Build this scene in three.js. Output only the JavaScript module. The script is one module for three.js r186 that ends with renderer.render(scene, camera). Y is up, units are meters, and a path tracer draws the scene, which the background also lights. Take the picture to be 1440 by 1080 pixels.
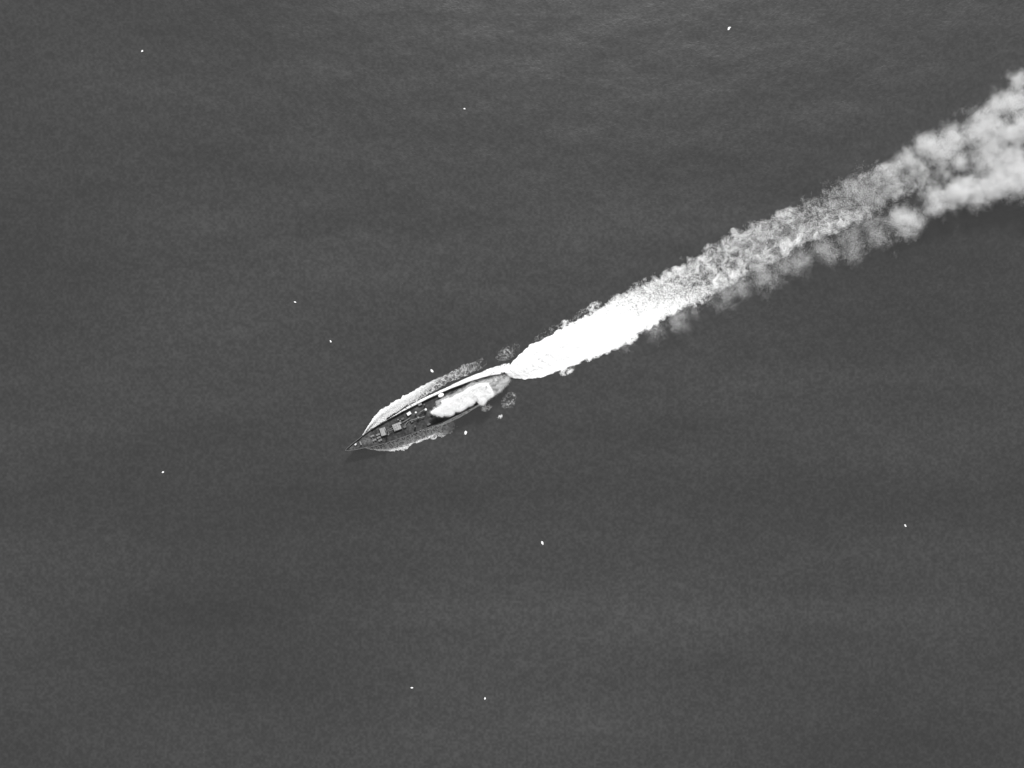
import * as THREE from 'three';
import { mergeGeometries } from 'three/addons/utils/BufferGeometryUtils.js';
import { ImprovedNoise } from 'three/addons/math/ImprovedNoise.js';
import { RoundedBoxGeometry } from 'three/addons/geometries/RoundedBoxGeometry.js';

// ------------------------------------------------------------------ camera, sky, sun, exposure
const scene = new THREE.Scene();
const M = 0.288;                       // metres on the water for one pixel of the 1440 x 1080 photograph
const EYE = 580.4;                     // flying height: a 72 m ship seen through a 30 degree lens
const camera = new THREE.PerspectiveCamera(30, 4 / 3, 1, 60000);
camera.position.set(0, EYE, 0); camera.up.set(0, 0, -1); camera.lookAt(0, 0, 0);

const skyData = new Float32Array(64 * 32 * 4);
for (let j = 0; j < 32; j++) for (let i = 0; i < 64; i++) {
  const up = Math.max(0, (j + 0.5) / 32 - 0.5) * 2, L = 0.50 - 0.10 * up;      // neutral haze: the film is black and white
  skyData.set([L, L, L, 1], (j * 64 + i) * 4);
}
const sky = new THREE.DataTexture(skyData, 64, 32, THREE.RGBAFormat, THREE.FloatType);
sky.mapping = THREE.EquirectangularReflectionMapping; sky.magFilter = THREE.LinearFilter; sky.needsUpdate = true;
scene.background = sky; scene.environment = sky;

const sun = new THREE.DirectionalLight(0xffffff, 4);
const SUN_EL = 47 * Math.PI / 180, shade = new THREE.Vector2(-0.14, 0.97).normalize();   // where shadows fall on the water
sun.position.set(-shade.x * Math.cos(SUN_EL), Math.sin(SUN_EL), -shade.y * Math.cos(SUN_EL)).multiplyScalar(600);
sun.castShadow = true; sun.shadow.radius = 14; sun.shadow.mapSize.set(4096, 4096);
Object.assign(sun.shadow.camera, { left: -260, right: 260, top: 220, bottom: -220, near: 10, far: 1400 });
scene.add(sun, sun.target);

const renderer = new THREE.WebGLRenderer({ antialias: true });
renderer.toneMapping = THREE.LinearToneMapping; renderer.toneMappingExposure = 1.35;
renderer.shadowMap.enabled = true;

// ------------------------------------------------------------------ helpers
function seeded(a) { return () => { a |= 0; a = a + 0x6D2B79F5 | 0; let t = Math.imul(a ^ a >>> 15, 1 | a); t = t + Math.imul(t ^ t >>> 7, 61 | t) ^ t; return ((t ^ t >>> 14) >>> 0) / 4294967296; }; }
let rnd = seeded(71);
const gauss = () => Math.sqrt(-2 * Math.log(1 - rnd())) * Math.cos(6.283185 * rnd());
const perlin = new ImprovedNoise();
const n3 = (x, y, z) => perlin.noise(x + 31.7, y + 17.3, z + 5.1);
const fbm = (x, y, z, o = 4) => { let s = 0, a = 0.5; for (let i = 0; i < o; i++) { s += a * n3(x, y, z); x *= 2.03; y *= 2.03; z *= 2.03; a *= 0.5; } return s; };
const clamp = (x, a = 0, b = 1) => Math.min(b, Math.max(a, x));
const step = (a, b, x) => { const t = clamp((x - a) / (b - a)); return t * t * (3 - 2 * t); };
const grey = v => new THREE.Color().setRGB(v, v, v);
const at = (px, py, h = 0) => new THREE.Vector3((px - 720) * M * (EYE - h) / EYE, h, (py - 540) * M * (EYE - h) / EYE);
const hash2 = (i, j) => { let h = Math.imul(i, 374761393) + Math.imul(j, 668265263) | 0; h = Math.imul(h ^ h >>> 13, 1274126177); return ((h ^ h >>> 16) >>> 0) / 4294967296; };
function cells(x, z) {                 // distance to the border between the two nearest cells
  const ix = Math.floor(x), iz = Math.floor(z); let a = 9, b = 9;
  for (let i = -1; i < 2; i++) for (let j = -1; j < 2; j++) {
    const cx = ix + i + hash2(ix + i, iz + j), cz = iz + j + hash2(iz + j + 91, ix + i - 37), d = Math.hypot(cx - x, cz - z);
    if (d < a) { b = a; a = d; } else if (d < b) b = d;
  }
  return b - a;
}
// lace of foam: threads of 0..1 between dark holes
function lace(x, z, size) {
  const wx = x + size * 0.9 * fbm(x / size * 0.8, 3, z / size * 0.8, 3), wz = z + size * 0.9 * fbm(x / size * 0.8, 40, z / size * 0.8, 3);
  return clamp(0.75 * (1 - step(0.02, 0.42, cells(wx / size, wz / size))) + 0.45 * (1 - step(0.02, 0.4, cells(wx / size * 2.3 + 9, wz / size * 2.3))));
}
// wisps: bright threads where two warped noises cross zero
function wisp(x, z, size) {
  const wx = x + size * 0.8 * fbm(x / size, 61, z / size, 3), wz = z + size * 0.8 * fbm(x / size, 83, z / size, 3);
  const r = Math.pow(1 - clamp(2.2 * Math.abs(fbm(wx / size, 11, wz / size, 2))), 2), q = Math.pow(1 - clamp(2.4 * Math.abs(fbm(wx / size * 2.1, 29, wz / size * 2.1, 2))), 2);
  return clamp(0.65 * r + 0.45 * q);
}
const used = {};
function numbered(name) { const n = used[name] = (used[name] ?? -1) + 1; return n ? `${name}_${String(n).padStart(3, '0')}` : name; }
function tag(o, label, category, group, kind) { o.userData = { label, category }; if (group) o.userData.group = group; if (kind) o.userData.kind = kind; return o; }

// ------------------------------------------------------------------ textures of the water
function waterTexture(size, fn, srgb) {
  const d = new Uint8Array(size * size * 4);
  for (let j = 0; j < size; j++) for (let i = 0; i < size; i++) { const v = clamp(fn(i / size, j / size)) * 255; d.set([v, v, v, 255], (j * size + i) * 4); }
  const t = new THREE.DataTexture(d, size, size); t.wrapS = t.wrapT = THREE.RepeatWrapping; t.magFilter = THREE.LinearFilter; t.minFilter = THREE.LinearMipmapLinearFilter; t.generateMipmaps = true;
  if (srgb) t.colorSpace = THREE.SRGBColorSpace; t.needsUpdate = true; return t;
}
// seamless noise: the period p is whole, so the lattice wraps
function wrapNoise(p, q, seed) {
  const g = (i, j) => hash2(((i % p) + p) % p + seed * 131, ((j % q) + q) % q + seed * 57);
  return (u, v) => { const x = u * p, y = v * q, i = Math.floor(x), j = Math.floor(y), a = x - i, b = y - j, s = a * a * (3 - 2 * a), t = b * b * (3 - 2 * b);
    return (g(i, j) * (1 - s) + g(i + 1, j) * s) * (1 - t) + (g(i, j + 1) * (1 - s) + g(i + 1, j + 1) * s) * t; };
}
const wA = wrapNoise(60, 84, 1), wB = wrapNoise(130, 170, 2), wC = wrapNoise(260, 310, 3), wD = wrapNoise(23, 31, 4);
const rippleTexture = waterTexture(1024, (u, v) => 0.32 * wA(u, v) + 0.28 * wB(u, v) + 0.2 * wC(u, v) + 0.2 * wD(u, v));
const cA = wrapNoise(4, 17, 5), cB = wrapNoise(8, 37, 6), cC = wrapNoise(190, 230, 7), cD = wrapNoise(480, 480, 8), cE = wrapNoise(3, 5, 9), cF = wrapNoise(40, 70, 12);
const waterColour = waterTexture(1024, (u, v) => 0.63 + 0.20 * (cA(u, v) - 0.5) + 0.11 * (cB(u, v) - 0.5) + 0.08 * (cC(u, v) - 0.5) + 0.34 * (cD(u, v) - 0.5) + 0.22 * (cE(u, v) - 0.5) + 0.05 * (cF(u, v) - 0.5), true);

// ------------------------------------------------------------------ the sea: one sheet, fine under the camera, out to the horizon
{
  const axis = (half, n) => { const a = []; for (let i = -n; i <= n; i++) a.push(half * i / n); for (let k = 1, d = 6; k < 22; k++, d *= 1.52) { a.push(a[a.length - 1] + d); a.unshift(a[0] - d); } return a; };
  const xs = axis(250, 235), zs = axis(190, 180), pos = [], uv = [], idx = [];
  for (const z of zs) for (const x of xs) {
    const far = Math.max(Math.abs(x) / 250, Math.abs(z) / 190), fade = 1 - step(1, 2.5, far);
    const y = fade * (0.20 * n3(x * 0.045 + z * 0.012, 0, z * 0.075) + 0.07 * n3(x * 0.13 - z * 0.04, 7, z * 0.19) + 0.035 * n3(x * 0.36, 15, z * 0.42)) - 0.12;
    pos.push(x, y, z); uv.push(x, z);
  }
  const w = xs.length;
  for (let j = 0; j < zs.length - 1; j++) for (let i = 0; i < w - 1; i++) { const a = j * w + i; idx.push(a, a + w, a + 1, a + 1, a + w, a + w + 1); }
  const g = new THREE.BufferGeometry(); g.setAttribute('position', new THREE.Float32BufferAttribute(pos, 3)); g.setAttribute('uv', new THREE.Float32BufferAttribute(uv, 2)); g.setIndex(idx); g.computeVertexNormals();
  rippleTexture.repeat.set(1 / 83, 1 / 83); waterColour.repeat.set(1 / 390, 1 / 390); waterColour.offset.set(0.31, 0.17);
  const m = new THREE.MeshPhysicalMaterial({ color: grey(0.036), map: waterColour, roughness: 0.23, ior: 1.84, bumpMap: rippleTexture, bumpScale: 0.055 });
  const sea = new THREE.Mesh(g, m); sea.name = 'sea'; sea.receiveShadow = true; sea.castShadow = true;
  tag(sea, 'dark grey open sea with faint ripples', 'sea', null, 'structure'); scene.add(sea);
}

// ------------------------------------------------------------------ the ship
const BOW = at(488, 632.5), TURN = 24.1 * Math.PI / 180, LEN = 72.2;
const ship = new THREE.Group(); ship.name = 'cargo_ship'; ship.position.set(BOW.x, 0, BOW.z); ship.rotation.y = TURN; scene.add(ship);
tag(ship, 'grey cargo ship under way with two pale deck hatches and steam around its afterhouse', 'ship');
ship.updateMatrixWorld(true);
const local = (px, py, h) => ship.worldToLocal(at(px, py, h));
const mat = (v, roughness = 0.75, o = {}) => new THREE.MeshStandardMaterial({ color: grey(v), roughness, ...o });
const weather = waterTexture(256, ((a, b, c) => (u, v) => 0.62 + 0.3 * (a(u, v) - 0.5) + 0.35 * (b(u, v) - 0.5) + 0.25 * (c(u, v) - 0.5))(wrapNoise(6, 6, 21), wrapNoise(19, 19, 22), wrapNoise(60, 60, 23)), true);
weather.repeat.set(1 / 14, 1 / 14);
const steel = mat(0.05, 0.7), deckPaint = new THREE.MeshStandardMaterial({ color: grey(0.085), map: weather, roughness: 0.85 }), dark = mat(0.03, 0.8), canvas = mat(0.27, 0.9), white = mat(0.6, 0.7), pale = mat(0.17, 0.8), mid = mat(0.08, 0.8);
function part(name, geo, m, parent = ship, label) { const o = new THREE.Mesh(geo, m); o.name = name; o.castShadow = o.receiveShadow = true; if (label) o.userData.label = label; parent.add(o); return o; }
const curve = pts => x => { for (let i = 1; i < pts.length; i++) if (x <= pts[i][0]) { const [a, p] = pts[i - 1], [b, q] = pts[i], t = clamp((x - a) / (b - a)), s = t * t * (3 - 2 * t) * 0.35 + t * 0.65; return p + (q - p) * s; } return pts[pts.length - 1][1]; };
const half = curve([[0, 0.12], [1.5, 0.75], [4, 1.5], [6.5, 2.05], [9, 2.75], [11.7, 3.35], [16, 4.0], [20.5, 4.4], [28, 5.0], [39.5, 5.5], [48, 5.45], [56, 5.0], [62, 4.3], [67, 3.3], [70, 2.3], [71.5, 1.2], [72.2, 0.1]]);
const water = curve([[6.2, 0.05], [9, 0.9], [14, 2.5], [21, 4.0], [30, 4.95], [40, 5.4], [48, 5.3], [56, 4.6], [62, 3.3], [67, 1.6], [69.5, 0.1]]);
const sheer = curve([[0, 4.5], [12, 3.8], [25, 3.3], [40, 3.1], [55, 3.2], [72.2, 3.7]]);   // top of the hull side at the main deck
const FC = 12.4;                                                                             // break of the forecastle
{
  // plating: rows from below the water to the bulwark top, round both sides
  const S = []; for (let i = 0; i <= 90; i++) S.push(LEN * (0.5 - 0.5 * Math.cos(Math.PI * i / 90)));
  const shell = (lo, hi, inset, rows) => { const p = [], ix = [];
    for (const side of [-1, 1]) { const base = p.length / 3;
      for (const s of S) for (let r = 0; r <= rows; r++) {
        const t = r / rows, y = lo(s) + (hi(s) - lo(s)) * t, f = clamp((y + 1) / (sheer(s) + 1)), k = Math.pow(f, 1.25);
        const sx = s < 20 ? s + (1 - k) * 6.2 * (1 - s / 20) : s > 60 ? s - (1 - k) * 2.7 * (s - 60) / 12.2 : s;
        const hb = Math.max(0.03, water(clamp(s < 20 ? 6.2 + s * 0.69 : s > 60 ? 60 + (s - 60) * 0.78 : s, 6.2, 69.5)) * (1 - k) + half(s) * k - inset);
        p.push(sx, y, side * hb);
      }
      const w = rows + 1; for (let i = 0; i < S.length - 1; i++) for (let r = 0; r < rows; r++) { const a = base + i * w + r; side < 0 ? ix.push(a, a + 1, a + w, a + 1, a + w + 1, a + w) : ix.push(a, a + w, a + 1, a + 1, a + w, a + w + 1); }
    }
    const g = new THREE.BufferGeometry(); g.setAttribute('position', new THREE.Float32BufferAttribute(p, 3)); g.setIndex(ix); g.computeVertexNormals(); return g; };
  const top = s => sheer(s) + (s < FC ? 1.1 : 0.95);
  part('hull', mergeGeometries([shell(() => -1.2, top, 0, 8), shell(s => sheer(s) - 0.25, top, 0.14, 2)]), new THREE.MeshStandardMaterial({ color: grey(0.045), roughness: 0.7, side: THREE.DoubleSide }));
  // cap rails
  for (const side of [-1, 1]) {
    const c = new THREE.CatmullRomCurve3(S.filter((s, i) => i % 2 === 0).map(s => new THREE.Vector3(s, top(s) + 0.02, side * (half(s) - 0.05))));
    part('cap_rail', new THREE.TubeGeometry(c, 120, 0.11, 6), mat(0.11, 0.8));
  }
  const deck = (a, b, y, n) => { const p = [], uv = [], ix = []; for (let i = 0; i <= n; i++) { const s = a + (b - a) * i / n; for (let k = 0; k <= 6; k++) { const z = (half(s) - 0.1) * (k / 3 - 1); p.push(s, y(s) + 0.12 * (1 - (k / 3 - 1) ** 2), z); uv.push(s, z); } }
    for (let i = 0; i < n; i++) for (let k = 0; k < 6; k++) { const q = i * 7 + k; ix.push(q, q + 1, q + 7, q + 1, q + 8, q + 7); }
    const g = new THREE.BufferGeometry(); g.setAttribute('position', new THREE.Float32BufferAttribute(p, 3)); g.setAttribute('uv', new THREE.Float32BufferAttribute(uv, 2)); g.setIndex(ix); g.computeVertexNormals(); return g; };
  part('forecastle_deck', deck(0.3, FC, s => sheer(s) + 0.35, 24), new THREE.MeshStandardMaterial({ color: grey(0.14), map: weather, roughness: 0.85 }));
  part('main_deck', deck(FC, 58.2, s => sheer(s) - 0.2, 70), deckPaint);
  part('poop_deck', deck(58.2, 71.9, s => sheer(s) - 0.2, 24), new THREE.MeshStandardMaterial({ color: grey(0.42), map: weather, roughness: 0.85 }));
  const bh = new THREE.BoxGeometry(0.15, 1.5, 2 * half(FC) - 0.3); bh.translate(FC, sheer(FC) - 0.45, 0); part('forecastle_bulkhead', bh, steel);
}
const deckY = s => (s < FC ? sheer(s) + 0.35 : sheer(s) - 0.2) + 0.11;
function boxAt(px, py, lx, h, lz, turn = 0, lift = 0, r = 0.08) {
  const p = local(px, py, 4.2), g = new RoundedBoxGeometry(lx, h, lz, 2, Math.min(r, h / 3, lx / 3, lz / 3)); g.rotateY(turn); g.translate(p.x, deckY(p.x) + h / 2 + lift, p.z); return g;
}
// hatches with canvas covers, coamings and battens
for (const [px, py, lx, lz, t] of [[539, 607, 2.3, 3.1, -0.12], [558, 600.3, 3.1, 2.7, -0.05]]) {
  const p = local(px, py, 4.2), coaming = part('hatch_coaming', boxAt(px, py, lx + 0.35, 0.9, lz + 0.35, t), steel);
  part('hatch_cover', boxAt(px, py, lx, 0.3, lz, t, 0.92, 0.12), canvas, coaming, 'pale canvas cover stretched over a cargo hatch');
  for (const k of [-0.3, 0, 0.3]) { const b = new THREE.BoxGeometry(0.1, 0.07, lz + 0.2); b.translate(k * lx, 0, 0); b.rotateY(t); b.translate(p.x, deckY(p.x) + 1.25, p.z); part('batten', b, pale, coaming); }
}
part('canvas_bundle', boxAt(545.5, 609.7, 1.0, 0.5, 1.3, 0.3), pale);
part('canvas_bundle', boxAt(562, 595.2, 1.3, 1.5, 0.9, 0.1), canvas);
// foremast between the hatches with its boom
{
  const p = local(545, 606, 4.2), y0 = deckY(p.x), mast = part('mast', mergeGeometries([new THREE.CylinderGeometry(0.16, 0.3, 11.5, 10).translate(p.x, y0 + 5.75, p.z), new THREE.CylinderGeometry(0.5, 0.4, 0.9, 10).translate(p.x, y0 + 7.8, p.z)]), mid);
  part('crosstree', new THREE.CylinderGeometry(0.08, 0.08, 2.8, 6).rotateX(Math.PI / 2).translate(p.x, y0 + 9.6, p.z), mid, mast);
  const bar = (a, b, r) => { const d = b.clone().sub(a), g = new THREE.CylinderGeometry(r, r, d.length(), 7); g.applyQuaternion(new THREE.Quaternion().setFromUnitVectors(new THREE.Vector3(0, 1, 0), d.clone().normalize())); return g.translate(...a.clone().add(b).multiplyScalar(0.5).toArray()); };
  const V = (x, y, z) => new THREE.Vector3(x, y, z);
  for (const k of [-0.5, 0.4]) part('derrick_boom', bar(V(p.x + 0.2, y0 + 1.6, p.z + k * 0.6), V(p.x + 4.6, y0 + 3.2, p.z + k), 0.11), pale);
  for (const k of [-1, 1]) for (const e of [-1, 1]) part('shroud', bar(V(p.x, y0 + 9.4, p.z), V(p.x + e * 1.6, y0 + 0.9, k * (half(p.x) - 0.2)), 0.035), dark, mast);
  // pipes and booms along the well deck
  for (const [ax, ay, bx, by, h] of [[576, 591.5, 597, 585.6, 1.1], [566, 594, 576, 588, 0.7], [590, 580, 597, 575.5, 1.3], [569, 598, 574, 592, 0.6]]) { const a = local(ax, ay, 4.5), b = local(bx, by, 4.5); a.y = deckY(a.x) + h; b.y = deckY(b.x) + h; part('deck_boom', bar(a, b, 0.13), pale); }
  const q = local(684, 544, 4.2), yq = deckY(q.x); part('mast', new THREE.CylinderGeometry(0.12, 0.22, 8, 8).translate(q.x, yq + 4, q.z), mid);
  // anchor gear on the bow
  const w = local(503, 625, 5.5); part('windlass', mergeGeometries([new THREE.CylinderGeometry(0.35, 0.35, 1.5, 10).rotateX(Math.PI / 2).translate(w.x + 1.2, deckY(w.x) + 0.5, w.z), new THREE.BoxGeometry(0.7, 0.6, 0.5).translate(w.x + 1.2, deckY(w.x) + 0.3, w.z)]), pale);
  for (const [px, py] of [[531, 616], [525, 619.6], [530, 612], [522, 614], [533, 620]]) { const s = local(px, py, 5), y = deckY(s.x); part('bollard', mergeGeometries([new THREE.CylinderGeometry(0.3, 0.34, 0.8, 9).translate(s.x, y + 0.4, s.z), new THREE.CylinderGeometry(0.3, 0.34, 0.8, 9).translate(s.x + 0.9, y + 0.4, s.z), new THREE.BoxGeometry(1.5, 0.12, 0.8).translate(s.x + 0.45, y + 0.06, s.z)]), pale); }
  part('anchor', boxAt(500.3, 624.8, 0.9, 0.35, 0.55, 0.3, 0.05), white);
  const j = local(490, 631.5, 6); part('jackstaff', new THREE.CylinderGeometry(0.05, 0.08, 2.4, 6).translate(j.x, deckY(0.6) + 1.2, j.z), mid);
}
// ventilators: a trunk with a turned cowl
for (const [px, py, r, m] of [[585, 580, 0.42, white], [599, 576, 0.55, white], [608, 580, 0.6, white], [588.5, 587.3, 0.5, pale], [560, 590, 0.32, pale], [563, 592, 0.34, pale], [584, 599.6, 0.45, mid], [597, 569, 0.4, mid]]) {
  const p = local(px, py, 5), y = deckY(p.x), v = part('ventilator', new THREE.CylinderGeometry(r * 0.55, r * 0.65, 1.5, 10).translate(p.x, y + 0.75, p.z), m);
  part('cowl', new THREE.SphereGeometry(r, 12, 8, 0, 6.2832, 0, 1.9).rotateZ(0.9).translate(p.x - 0.1, y + 1.6, p.z), m, v);
}
part('deck_locker', boxAt(575, 581.6, 1.7, 1.0, 1.2, 0.15), white, ship, 'white locker on the well deck');
part('deck_locker', boxAt(590.5, 568.6, 1.5, 0.9, 0.9, 0), pale);
part('deck_locker', boxAt(603, 596.6, 1.4, 0.8, 0.8, 0.05), mid);
part('winch', boxAt(569, 600, 1.2, 0.8, 1.0), mid); part('winch', boxAt(579, 592, 1.0, 0.9, 1.2), mid); part('winch', boxAt(566, 589, 1.2, 0.7, 0.8), mid);
// afterhouse: two tiers, bridge, funnel; most of it hidden by steam
{
  const house = (x, z, lx, lz, h, lift, m) => new RoundedBoxGeometry(lx, h, lz, 2, 0.12).translate(x, deckY(x) + h / 2 + lift, z);
  const h1 = part('deckhouse', house(48.5, 0, 15.5, 6.4, 2.2, 0), pale), h2 = part('bridge', house(44.8, 0, 3.6, 5.0, 1.7, 2.22), white);
  for (let k = -2; k <= 2; k++) part('window', new THREE.BoxGeometry(0.08, 0.7, 0.75).translate(42.98, deckY(43) + 3.2, k * 0.95), dark, h2);
  for (const sd of [-1, 1]) for (let k = 0; k < 6; k++) part('porthole', new THREE.CylinderGeometry(0.24, 0.24, 0.08, 10).rotateX(Math.PI / 2).translate(42.5 + k * 2.3, deckY(46) + 1.4, sd * 3.22), dark, h1);
  const f = part('funnel', new THREE.CylinderGeometry(1.1, 1.25, 3.2, 20).scale(1.25, 1, 0.9).translate(50, deckY(50) + 3.8, 0), mid); part('funnel_band', new THREE.CylinderGeometry(1.14, 1.14, 0.8, 20).scale(1.26, 1, 0.91).translate(50, deckY(50) + 4.7, 0), white, f);
}
// boats: a hollow hull on chocks
function boat(px, py, len, m, label) {
  const p = local(px, py, 5.5), g = [], P = [], ix = [], n = 14;
  for (let i = 0; i <= n; i++) for (let k = 0; k <= 8; k++) { const t = i / n * 2 - 1, b = 0.85 * Math.pow(Math.max(0, 1 - t * t), 0.6) + 0.02, a = Math.PI * k / 8; P.push(t * len / 2, 0.9 - Math.sin(a) * 0.9 * (0.5 + 0.5 * b / 0.87) + 0.25 * t * t, Math.cos(a) * b); }
  for (let i = 0; i < n; i++) for (let k = 0; k < 8; k++) { const q = i * 9 + k; ix.push(q, q + 9, q + 1, q + 1, q + 9, q + 10); }
  const h = new THREE.BufferGeometry(); h.setAttribute('position', new THREE.Float32BufferAttribute(P, 3)); h.setIndex(ix); h.computeVertexNormals(); h.translate(p.x, deckY(p.x) + 0.5, p.z);
  const o = part('lifeboat', h, new THREE.MeshStandardMaterial({ color: grey(m), roughness: 0.7, side: THREE.DoubleSide }), ship, label);
  const c = new THREE.SphereGeometry(1, 14, 8, 0, 6.2832, 0, Math.PI / 2).scale(len / 2 - 0.1, 0.35, 0.78).translate(p.x, deckY(p.x) + 1.42, p.z); part('boat_cover', c, mat(m, 0.9), o);
  for (const e of [-0.3, 0.3]) part('chock', new THREE.BoxGeometry(0.25, 0.6, 1.2).translate(p.x + e * len, deckY(p.x) + 0.3, p.z), steel, o);
}
boat(620, 555.8, 2.6, 0.72, 'small white boat beside the rail'); boat(655, 551, 5.2, 0.4); boat(664, 565, 5.2, 0.3);
// gear on the poop
part('gun_platform', new THREE.CylinderGeometry(1.5, 1.6, 0.5, 24).translate(...(p => [p.x, deckY(p.x) + 0.25, p.z])(local(699, 537, 4.4))), pale);
{ const p = local(697.5, 534.6, 4.4), y = deckY(p.x) + 0.5; const gsh = part('deck_gun', new RoundedBoxGeometry(0.9, 0.9, 1.1, 2, 0.1).translate(p.x, y + 0.45, p.z), white); part('barrel', new THREE.CylinderGeometry(0.1, 0.14, 2.6, 8).rotateZ(1.4).translate(p.x + 1.6, y + 0.75, p.z), pale, gsh); }
part('capstan', new THREE.CylinderGeometry(0.5, 0.4, 0.8, 12).translate(...(p => [p.x, deckY(p.x) + 0.4, p.z])(local(706, 533, 4.4))), pale);
part('skylight', boxAt(690, 541, 1.6, 0.8, 1.4), mid);

// ------------------------------------------------------------------ foam and smoke: clouds of tiny flakes
function flakeGeometry(n, spread, size, seed) {       // n little bent flakes inside a ball
  const keep = rnd; rnd = seeded(seed); const p = [], ix = [], q = new THREE.Quaternion(), v = new THREE.Vector3();
  for (let k = 0; k < n; k++) {
    q.set(gauss(), gauss(), gauss(), gauss()).normalize(); const c = [gauss() * 0.62, gauss() * 0.62, gauss() * 0.62];
    const s = size * (0.6 + 0.8 * rnd()), b = p.length / 3;
    for (const [x, z, y] of [[-1, -0.6, 0], [0.9, -0.8, 0.1], [1, 0.7, -0.1], [-0.8, 0.9, 0.15]]) { v.set(x * s * 0.5, y * s, z * s * 0.5).applyQuaternion(q); p.push(v.x + c[0] * spread, v.y + c[1] * spread, v.z + c[2] * spread); }
    ix.push(b, b + 1, b + 2, b, b + 2, b + 3);
  }
  rnd = keep; const g = new THREE.BufferGeometry(); g.setAttribute('position', new THREE.Float32BufferAttribute(p, 3)); g.setIndex(ix); g.computeVertexNormals(); return g;
}
const foamGeo = (() => { const p = [0, 0.1, 0], ix = []; for (let i = 0; i < 6; i++) { const a = i * 1.0472, r = [0.5, 0.36, 0.55, 0.4, 0.5, 0.33][i]; p.push(Math.cos(a) * r, -0.02 * (i % 2), Math.sin(a) * r); ix.push(0, 1 + (i + 1) % 6, 1 + i); } const g = new THREE.BufferGeometry(); g.setAttribute('position', new THREE.Float32BufferAttribute(p, 3)); g.setIndex(ix); g.computeVertexNormals(); return g; })();
const foamMaterial = new THREE.MeshPhysicalMaterial({ color: grey(0.93), roughness: 1, specularIntensity: 0.2, transmission: 0.25, thickness: 0, side: THREE.DoubleSide });
const smokeMaterial = new THREE.MeshPhysicalMaterial({ color: grey(0.86), roughness: 1, specularIntensity: 0, transmission: 0.5, thickness: 0, side: THREE.DoubleSide });
const steamMaterial = new THREE.MeshPhysicalMaterial({ color: grey(0.985), roughness: 1, specularIntensity: 0, transmission: 0.2, thickness: 0, side: THREE.DoubleSide });
function flakes(name, pts, geo, material, flat, label, category) {   // pts: [x, y, z, size]
  const o = new THREE.InstancedMesh(geo, material, pts.length), m = new THREE.Matrix4(), q = new THREE.Quaternion(), e = new THREE.Euler(), a = new THREE.Vector3(), s = new THREE.Vector3();
  pts.forEach((p, i) => { if (flat < 9) q.setFromEuler(e.set(gauss() * flat, rnd() * 6.2832, gauss() * flat, 'YXZ')); else q.set(gauss(), gauss(), gauss(), gauss()).normalize(); o.setMatrixAt(i, m.compose(a.set(p[0], p[1], p[2]), q, s.setScalar(p[3]))); });
  o.name = numbered(name); o.castShadow = o.receiveShadow = true; o.frustumCulled = false; tag(o, label, category, null, 'stuff'); scene.add(o); console.log(o.name, pts.length); return o;
}
function sampler(line) { const d = [0]; for (let i = 1; i < line.length; i++) d.push(d[i - 1] + Math.hypot(line[i][0] - line[i - 1][0], line[i][1] - line[i - 1][1])); return t => { const L = t * d[d.length - 1]; let i = 1; while (i < d.length - 1 && d[i] < L) i++; const k = (L - d[i - 1]) / (d[i] - d[i - 1]); return [line[i - 1][0] + (line[i][0] - line[i - 1][0]) * k, line[i - 1][1] + (line[i][1] - line[i - 1][1]) * k]; }; }
// flakes between two outlines; density(a, v, x, z) in flakes of unit cover; a runs along, v from one edge (0) to the other (1)
function ribbon(A, B, density, height, size, edge = 0.15) {
  const sa = sampler(A), sb = sampler(B), out = []; let widest = 0, long = 0, o = null;
  for (let i = 0; i <= 200; i++) { const p = sa(i / 200), q = sb(i / 200), c = [(p[0] + q[0]) / 2, (p[1] + q[1]) / 2]; widest = Math.max(widest, Math.hypot(p[0] - q[0], p[1] - q[1])); if (o) long += Math.hypot(c[0] - o[0], c[1] - o[1]); o = c; }
  const MOST = 5, tries = Math.round(long * M * widest * M * (1 + 2 * edge) * MOST / (0.55 * size * size));
  for (let k = 0; k < tries; k++) {
    const a = rnd(), v = -edge + (1 + 2 * edge) * rnd(), p = sa(a), q = sb(a), w = Math.hypot(p[0] - q[0], p[1] - q[1]);
    if (rnd() > w / widest) continue;
    const P = at(p[0] + (q[0] - p[0]) * v, p[1] + (q[1] - p[1]) * v); if (rnd() > density(a, v, P.x, P.z, w) / MOST) continue;
    out.push([P.x, height(a, v, P.x, P.z), P.z, size * (0.6 + 0.8 * rnd())]);
  }
  return out;
}
const frayed = (v, x, z, amount, scale, soft = 0.03) => { const n = amount * (fbm(x / scale, 2, z / scale, 4)); return Math.min(step(-soft, soft, v + n), step(-soft, soft, 1 - v + n)); };

// wake: solid wash at the stern, thinning to lace
const wakeTop = [[709, 522], [714, 517], [722, 508], [735, 495], [745, 485], [760, 480], [776, 471], [790, 463], [810, 453], [825, 445], [840, 439], [860, 425], [880, 414], [900, 402], [925, 388], [950, 374], [975, 362], [1000, 347], [1030, 330], [1060, 317], [1100, 299], [1140, 279], [1180, 261], [1210, 247], [1240, 235], [1275, 220], [1320, 200], [1380, 172], [1450, 140], [1540, 95]];
const wakeLow = [[711, 525], [716, 530], [725, 532], [738, 532.5], [752, 531.5], [766, 528], [780, 523.5], [796, 516], [812, 510], [830, 503.5], [850, 497], [870, 485], [890, 474], [912, 459], [936, 444], [960, 432], [980, 424], [1010, 408], [1040, 391], [1070, 378], [1100, 361], [1130, 343], [1160, 333], [1195, 316], [1230, 298], [1270, 275], [1320, 255], [1390, 225], [1460, 190], [1560, 140]];
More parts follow.
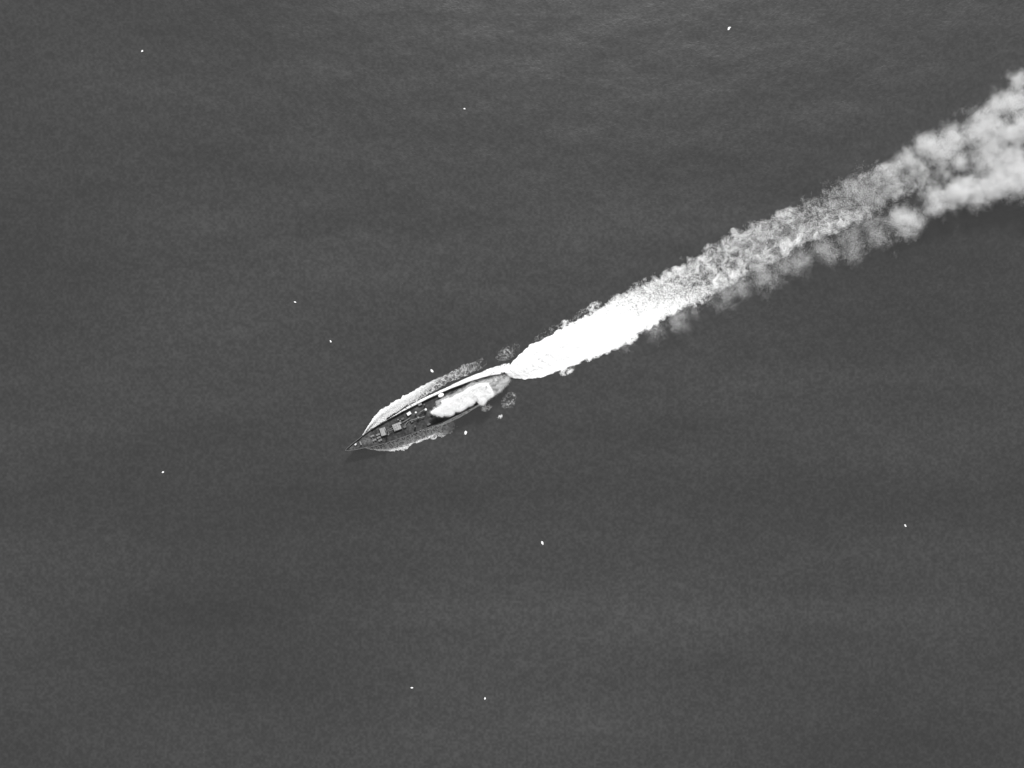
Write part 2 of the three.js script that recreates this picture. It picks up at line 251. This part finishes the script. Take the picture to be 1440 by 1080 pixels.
const wakeHeight = (a, v, x, z) => { const px = x / M + 720; return 0.25 + (0.2 + 0.9 * (1 - step(720, 900, px))) * Math.max(0.05, 4 * v * (1 - v)) * (0.5 + rnd() * 0.7 + 0.9 * fbm(x / 2.2, 1, z / 2.2, 3)); };
const solidWash = (v, px) => 1 - step(825, 985, px - 110 * (v - 0.55));
flakes('wake_foam', [...ribbon(wakeTop, wakeLow, (a, v, x, z) => {
  const px = x / M + 720; if (px > 1020) return 0; const so = solidWash(v, px), l = clamp(0.25 + 1.1 * wisp(x, z, 3.4));
  return frayed(v, x, z, 0.10 + 0.16 * step(800, 950, px), 2.6, 0.02 + 0.09 * step(770, 900, px)) * so * (4.6 - 3.9 * step(800, 930, px - 70 * (v - 0.55)) * (1 - l));
}, wakeHeight, 0.2), ...ribbon(wakeTop, wakeLow, (a, v, x, z) => {
  const px = x / M + 720, so = solidWash(v, px); if (so > 0.97 || px > 1370) return 0;
  const thin = step(880, 1130, px), e = frayed(v, x, z, 0.30, 3.6, 0.10), l = wisp(x, z, 5.2), big = clamp(0.5 + 1.5 * fbm(x / 9, 8, z / 9, 3)), f = clamp(0.5 + 1.5 * fbm(x / 1.5, 18, z / 1.5, 2));
  const rim = 0.75 + 0.6 * Math.exp(-(((v - 0.82) / 0.15) ** 2)) * step(930, 1050, px);
  return e * (0.17 + (1.8 - 1.1 * thin) * (0.05 * f + 1.15 * Math.pow(l, 1.6) * (0.75 + 0.4 * f))) * rim * (0.35 + 0.95 * big) * (1 - 0.3 * step(1100, 1250, px)) * (1 - so) * (1 - step(1270, 1370, px));
}, wakeHeight, 0.09)], foamGeo, foamMaterial, 0.35, 'solid white wash behind the ship thinning into a long lacy foam trail', 'wake');

// bow wave on the sunny side
const outA = [[505.5, 619.5], [510, 612], [514.6, 604], [519.4, 596], [529, 582.6], [542.8, 572], [558, 562], [576.8, 553.5], [586.5, 547], [605, 537], [624.4, 527.5], [639, 519.5], [652.5, 512.5], [668, 507.5], [678, 501.5], [692, 501]];
const inA = [[506.5, 619.5], [512, 613], [518, 606.5], [524, 602], [532, 597.5], [539, 592], [548, 586], [558, 579.7], [567, 574], [576.8, 568], [597, 557], [612.6, 549], [629, 538.6], [643.7, 533.7], [660, 526], [690, 514]];
flakes('bow_wave_foam', ribbon(outA, inA, (a, v, x, z) => {
  const px = x / M + 720, e = frayed(v, x, z, 0.28, 2.2), l = lace(x, z, 1.9), core = (1 - step(572, 640, px + 34 * v)) * (1 - 0.5 * step(0.55, 0.95, v) * step(525, 545, px));
  const second = Math.exp(-(((px - 603) / 14) ** 2)) * Math.exp(-(((v - 0.22) / 0.2) ** 2));
  const f = clamp(0.5 + 1.6 * fbm(x / 0.9, 18, z / 0.9, 2));
  return e * Math.max(core * (2.2 * f + 2.2), (0.14 + 1.1 * l * l * (0.3 + f)) * (1.25 - 0.85 * step(570, 690, px)), second * 1.6 * (0.3 + f)) * (1 - step(660, 692, px + 10 * f));
}, (a, v) => 0.15 + 1.5 * Math.exp(-(((v - 0.25) / 0.3) ** 2)) * (1 - step(0.05, 0.7, a)) + 0.3 * rnd(), 0.105), foamGeo, foamMaterial, 0.4, 'bright frothy bow wave curling off the sunlit side of the ship', 'bow wave');
// bow wave on the shaded side
const inB = [[511, 628.6], [520, 629], [530, 627.8], [540, 624.5], [548, 621.5], [560, 617.5], [572, 613.5], [585, 610], [600, 604.5], [622, 597], [636, 591], [650, 583]];
const outB = [[512, 629.6], [522, 632], [534, 633.8], [546, 634.8], [558, 634.4], [567, 633], [574, 629.5], [581, 623.5], [592, 620], [608, 617.5], [628, 611], [650, 599]];
flakes('bow_wave_foam', ribbon(inB, outB, (a, v, x, z) => {
  const px = x / M + 720, e = frayed(v, x, z, 0.35, 2.2), l = lace(x, z, 1.9), crest = Math.exp(-(((v - 0.85) / 0.16) ** 2)) * (1 - step(560, 585, px));
  const f = clamp(0.5 + 1.6 * fbm(x / 0.9, 18, z / 0.9, 2));
  return e * Math.max(crest * (1.2 + 2.8 * (1 - step(545, 560, px))), (0.34 + 1.6 * l * (0.3 + f)) * (0.9 - 0.4 * step(570, 655, px))) * (1 - step(622, 650, px + 10 * f));
}, (a, v) => 0.12 + 0.8 * Math.exp(-(((v - 0.7) / 0.3) ** 2)) * (1 - step(0.1, 0.6, a)) + 0.15 * rnd(), 0.1), foamGeo, foamMaterial, 0.4, 'grey lacy bow wave along the shaded side of the ship', 'bow wave');
// froth running along the plating
const sideOut = [[541, 592.6], [558, 581.6], [575, 571], [591, 562.2], [607, 554.6], [624, 547], [640, 539.2], [655, 532.2], [668, 527], [682, 521.6], [694, 517], [704, 513], [716, 508]];
const sideIn = [[542, 594], [559, 583.4], [576, 573.8], [592, 566.2], [608, 559], [625, 552], [641, 545.6], [656, 539.6], [669, 535], [683, 530.2], [696, 526.6], [706, 524.8], [718, 524]];
flakes('hull_side_foam', ribbon(sideOut, sideIn, (a, v, x, z) => frayed(v, x, z, 0.05 + 0.45 * step(0.7, 0.95, a), 2.4) * (1 + 2.5 * step(0.05, 0.4, a)) * (1 - 0.7 * step(0.7, 1, a) * step(0.6, 0, v)), () => 0.3 + 0.3 * rnd(), 0.28, 0.1), foamGeo, foamMaterial, 0.3, 'bright strip of froth along the sunlit side of the hull', 'foam');
const lowIn = [[560, 616], [585, 607.6], [604, 601.5], [622, 595.2], [640, 586], [656, 577], [672, 566.5]], lowOut = [[560.5, 616.8], [586, 609.2], [605, 603.4], [623.5, 597.4], [642, 588.8], [658, 580], [675, 569]];
flakes('hull_side_foam', ribbon(lowIn, lowOut, (a, v, x, z) => 0.3 + 1.5 * a, () => 0.3 + 0.25 * rnd(), 0.26, 0.1), foamGeo, foamMaterial, 0.3, 'thin grey strip of froth along the shaded side of the hull', 'foam');
// loose lace beside the stern and the wash
function patch(px, py, rx, ry, turn, amount, n) {
  const out = []; for (let k = 0; k < n * 7; k++) { const a = rnd() * 6.2832, r = Math.sqrt(rnd()), c = Math.cos(turn), s = Math.sin(turn), ex = Math.cos(a) * r * rx, ey = Math.sin(a) * r * ry, p = at(px + ex * c + ey * s, py - ex * s + ey * c), l = lace(p.x, p.z, 1.5);
    if (rnd() < 2.2 * amount * (1 - r * r) * l * clamp(0.4 + 1.6 * fbm(p.x / 2.4, 3, p.z / 2.4, 3))) out.push([p.x, 0.2 + 0.1 * rnd(), p.z, 0.095 * (0.6 + 0.8 * rnd())]); } return out; }
const A30 = 0.5;
flakes('foam_patch', patch(684, 573, 9, 6, A30, 0.4, 2600), foamGeo, foamMaterial, 0.3, 'ragged foam patch off the shaded quarter of the ship', 'foam');
flakes('foam_patch', patch(716, 563, 14, 10, 0.9, 0.13, 4600), foamGeo, foamMaterial, 0.3, 'faint foam patch in the water below the stern', 'foam');
flakes('foam_patch', patch(797, 520, 13, 8, A30, 0.4, 4600), foamGeo, foamMaterial, 0.3, 'clump of lace on the shaded edge of the stern wash', 'foam');
flakes('foam_patch', [...patch(794, 455, 8, 6, A30, 0.28, 1900), ...patch(772, 469, 28, 8, A30, 0.07, 6200)], foamGeo, foamMaterial, 0.3, 'thin lace along the sunlit edge of the solid stern wash', 'foam');
flakes('foam_patch', [...patch(836, 431, 12, 7, A30, 0.25, 2500), ...patch(822, 440, 18, 7, A30, 0.1, 2500)], foamGeo, foamMaterial, 0.3, 'small lacy clump beside the wake where the solid wash breaks up', 'foam');
flakes('foam_patch', patch(714, 496, 20, 10, A30, 0.07, 6600), foamGeo, foamMaterial, 0.3, 'very faint foam between the bow wave tail and the stern wash', 'foam');
flakes('foam_patch', patch(703, 586, 5, 3, A30, 0.2, 600), foamGeo, foamMaterial, 0.3, 'tiny foam scrap off the shaded quarter, apart from the other patches', 'foam');

// ------------------------------------------------------------------ steam over the afterhouse
const puffGeo = flakeGeometry(90, 0.95, 0.077, 5), softGeo = flakeGeometry(90, 1.3, 0.071, 6);
const inside = (poly, x, y) => { let c = false; for (let i = 0, j = poly.length - 1; i < poly.length; j = i++) { const [a, b] = poly[i], [d, e] = poly[j]; if ((b > y) !== (e > y) && x < (d - a) * (y - b) / (e - b) + a) c = !c; } return c; };
{
  const S = (x, y) => [600 + x / 10.286, 490 + y / 10.286], core = [[70, 930], [130, 945], [215, 972], [260, 955], [330, 962], [380, 940], [400, 890], [460, 902], [520, 880], [570, 845], [578, 812], [620, 822], [660, 800], [685, 755], [740, 742], [770, 800], [820, 800], [860, 740], [905, 712], [955, 668], [935, 620], [900, 560], [870, 520], [790, 518], [700, 548], [620, 585], [530, 645], [430, 690], [330, 755], [240, 805], [205, 862], [150, 880], [120, 905]].map(p => S(...p));
  const veil = [[100, 880], [150, 780], [260, 700], [400, 640], [520, 570], [640, 500], [800, 470], [920, 440], [1060, 400], [1190, 390], [1210, 470], [1130, 560], [1040, 640], [950, 690], [500, 760], [230, 880]].map(p => S(...p));
  const pts = [], wisps = [];
  const add = (list, poly, n, fn) => { const xs = poly.map(p => p[0]), ys = poly.map(p => p[1]), x0 = Math.min(...xs), x1 = Math.max(...xs), y0 = Math.min(...ys), y1 = Math.max(...ys);
    for (let k = 0; k < n; k++) { const x = x0 + (x1 - x0) * rnd(), y = y0 + (y1 - y0) * rnd(); if (!inside(poly, x, y)) continue; const h = fn(x, y); if (h === null) continue; const p = at(x, y, h); list.push([p.x, p.y, p.z, 0.7 + 0.5 * rnd()]); } };
  add(pts, core, 26000, (x, y) => 7.0 + 2.2 * rnd() * (0.8 + 0.5 * fbm(x / 6, 4, y / 6, 3)) );
  add(wisps, veil, 22000, (x, y) => { const s = x * 0.9 - y * 0.43, t = x * 0.43 + y * 0.9, d = 0.28 + 0.9 * fbm(s / 14, 7, t / 3.2, 3); return rnd() < clamp(d) * 0.85 ? 4.4 + 2.4 * rnd() : null; });
  flakes('steam_cloud', pts, flakeGeometry(90, 0.6, 0.077, 9), steamMaterial, 9, 'dense white steam hanging over the afterhouse of the ship', 'steam');
  flakes('steam_wisps', wisps, flakeGeometry(40, 0.6, 0.075, 8), smokeMaterial, 9, 'thin grey steam drifting over the rail and the poop deck', 'steam');
}

// ------------------------------------------------------------------ smoke trail: puffs that break up into smaller puffs
function billow(list, px, py, r, h, amount, sharp = 1, smooth = false) {
  h = Math.max(h * 0.6, r * M * 0.8); const c = at(px, py, h), R = r * M, kids = []; let dir = () => { const v = new THREE.Vector3(gauss(), gauss() * 0.9, gauss()); return v.normalize(); };
  for (let k = 0; k < 9; k++) { const d = dir(), R1 = R * (0.44 + 0.24 * rnd()), c1 = c.clone().addScaledVector(d, R * 0.55 * Math.cbrt(rnd())); kids.push([c1, R1, 1]);
    for (let j = 0; j < 4; j++) kids.push([c1.clone().addScaledVector(dir(), R1 * 0.75), R1 * (0.36 + 0.2 * rnd()), 0.45]); }
  for (const [k, q, w] of kids) { const n = Math.round(amount * w * q * q * (smooth ? 5 : 4.4)); for (let i = 0; i < n; i++) { const p = k.clone().add(new THREE.Vector3(gauss(), gauss(), gauss()).multiplyScalar(q * 0.53 / sharp)); if (smooth || rnd() < clamp(0.6 + 1.3 * fbm(p.x / 3.2, p.y / 3.2, p.z / 3.2, 3))) list.push([p.x, Math.max(0.6, p.y), p.z, 0.8 + 0.6 * rnd()]); } }
}
const thick = [], haze = [];
for (const [x, y, r, h, n] of [[1280, 312, 25, 13, 0.8], [1262, 303, 18, 12, 0.5], [1316, 284, 20, 15, 1.0], [1342, 272, 24, 16, 1.7], [1360, 262, 20, 17, 1.2], [1378, 268, 22, 17, 1.4], [1400, 258, 26, 18, 1.7], [1425, 262, 20, 18, 0.8], [1432, 235, 28, 19, 1.5], [1455, 262, 28, 19, 1.2],
  [1306, 200, 20, 15, 1.1], [1336, 196, 20, 16, 1.1], [1322, 215, 20, 15, 0.8], [1365, 190, 24, 17, 0.8], [1392, 176, 26, 18, 1.1], [1402, 150, 18, 18, 0.8], [1425, 145, 24, 19, 1.0], [1436, 116, 18, 20, 0.7], [1395, 205, 26, 17, 1.0], [1420, 190, 24, 18, 0.9], [1440, 175, 26, 20, 0.7], [1380, 228, 24, 16, 0.7], [1415, 222, 24, 17, 0.8], [1350, 225, 18, 14, 0.5], [1275, 222, 18, 12, 0.55], [1292, 236, 18, 12, 0.45], [1250, 240, 16, 10, 0.4], [1330, 240, 16, 12, 0.3], [1300, 262, 18, 12, 0.3], [1265, 260, 20, 10, 0.35],
  [1470, 150, 34, 21, 1.1], [1475, 205, 34, 21, 1.1], [1510, 130, 36, 23, 1.1], [1520, 190, 38, 23, 1.2], [1500, 245, 34, 22, 1.1], [1560, 110, 38, 24, 1.1], [1570, 170, 40, 24, 1.1], [1555, 225, 38, 23, 1.1]]) billow(thick, x, y, r, h, n);
for (const [x, y, r, h, n] of [[878, 482, 10, 5, 0.6], [921, 467, 14, 6, 0.42], [955, 450, 16, 7, 0.6], [975, 436, 12, 7, 0.3], [1018, 417, 18, 8, 0.5], [1042, 404, 15, 8, 0.5], [1076, 391, 18, 9, 0.6], [1098, 376, 16, 9, 0.45], [1124, 367, 19, 10, 0.6], [1150, 349, 15, 10, 0.45], [1167, 355, 16, 10, 0.5], [1199, 353, 16, 11, 0.62], [1194, 330, 18, 10, 0.5], [1238, 326, 18, 12, 0.7], [1222, 308, 16, 10, 0.5], [1205, 262, 20, 8, 0.3], [1235, 255, 20, 9, 0.36], [1180, 280, 18, 7, 0.25], [1225, 278, 18, 8, 0.3], [1250, 270, 18, 9, 0.25]]) billow(haze, x, y, r * 1.12, h, n * 0.25, 0.88, true);
flakes('smoke_plume', thick, puffGeo, smokeMaterial, 9, 'billowing pale smoke piled up at the far end of the wake', 'smoke');
flakes('smoke_haze', haze, softGeo, smokeMaterial, 9, 'thin grey smoke puffs drifting along the shaded edge of the wake', 'smoke');

// ------------------------------------------------------------------ a few scraps of foam far from the ship
for (const [px, py, r] of [[607.5, 521.5, 0.75], [655, 608.3, 0.8], [763, 763.5, 0.75], [1025, 40, 0.75], [200, 72, 0.5], [415, 425, 0.5], [465, 480, 0.5], [579, 967, 0.5], [682, 982, 0.5], [1273, 739, 0.55], [229, 664, 0.5], [653, 153, 0.5]]) {
  const p = at(px, py), N = 14, pos = [0, 0.22, 0], ix = []; for (let k = 0; k < N; k++) { const a = k / N * 6.2832, q = r * (0.55 + 0.5 * rnd()); pos.push(Math.cos(a) * q * 1.25, 0.06 + 0.06 * rnd(), Math.sin(a) * q * 0.7); ix.push(0, 1 + (k + 1) % N, 1 + k); }
  const g = new THREE.BufferGeometry(); g.setAttribute('position', new THREE.Float32BufferAttribute(pos, 3)); g.setIndex(ix); g.computeVertexNormals(); g.rotateY(rnd() * 3);
  const o = new THREE.Mesh(g, foamMaterial); o.name = numbered('foam_fleck'); o.position.set(p.x, 0.05, p.z); o.castShadow = o.receiveShadow = true;
  tag(o, { 607.5: 'small white foam fleck just outside the sunlit bow wave', 655: 'small white foam fleck off the shaded side of the hull' }[px] ?? 'tiny white foam fleck alone on open dark water', 'foam', 'foam flecks scattered on the open sea'); scene.add(o);
}

renderer.render(scene, camera);
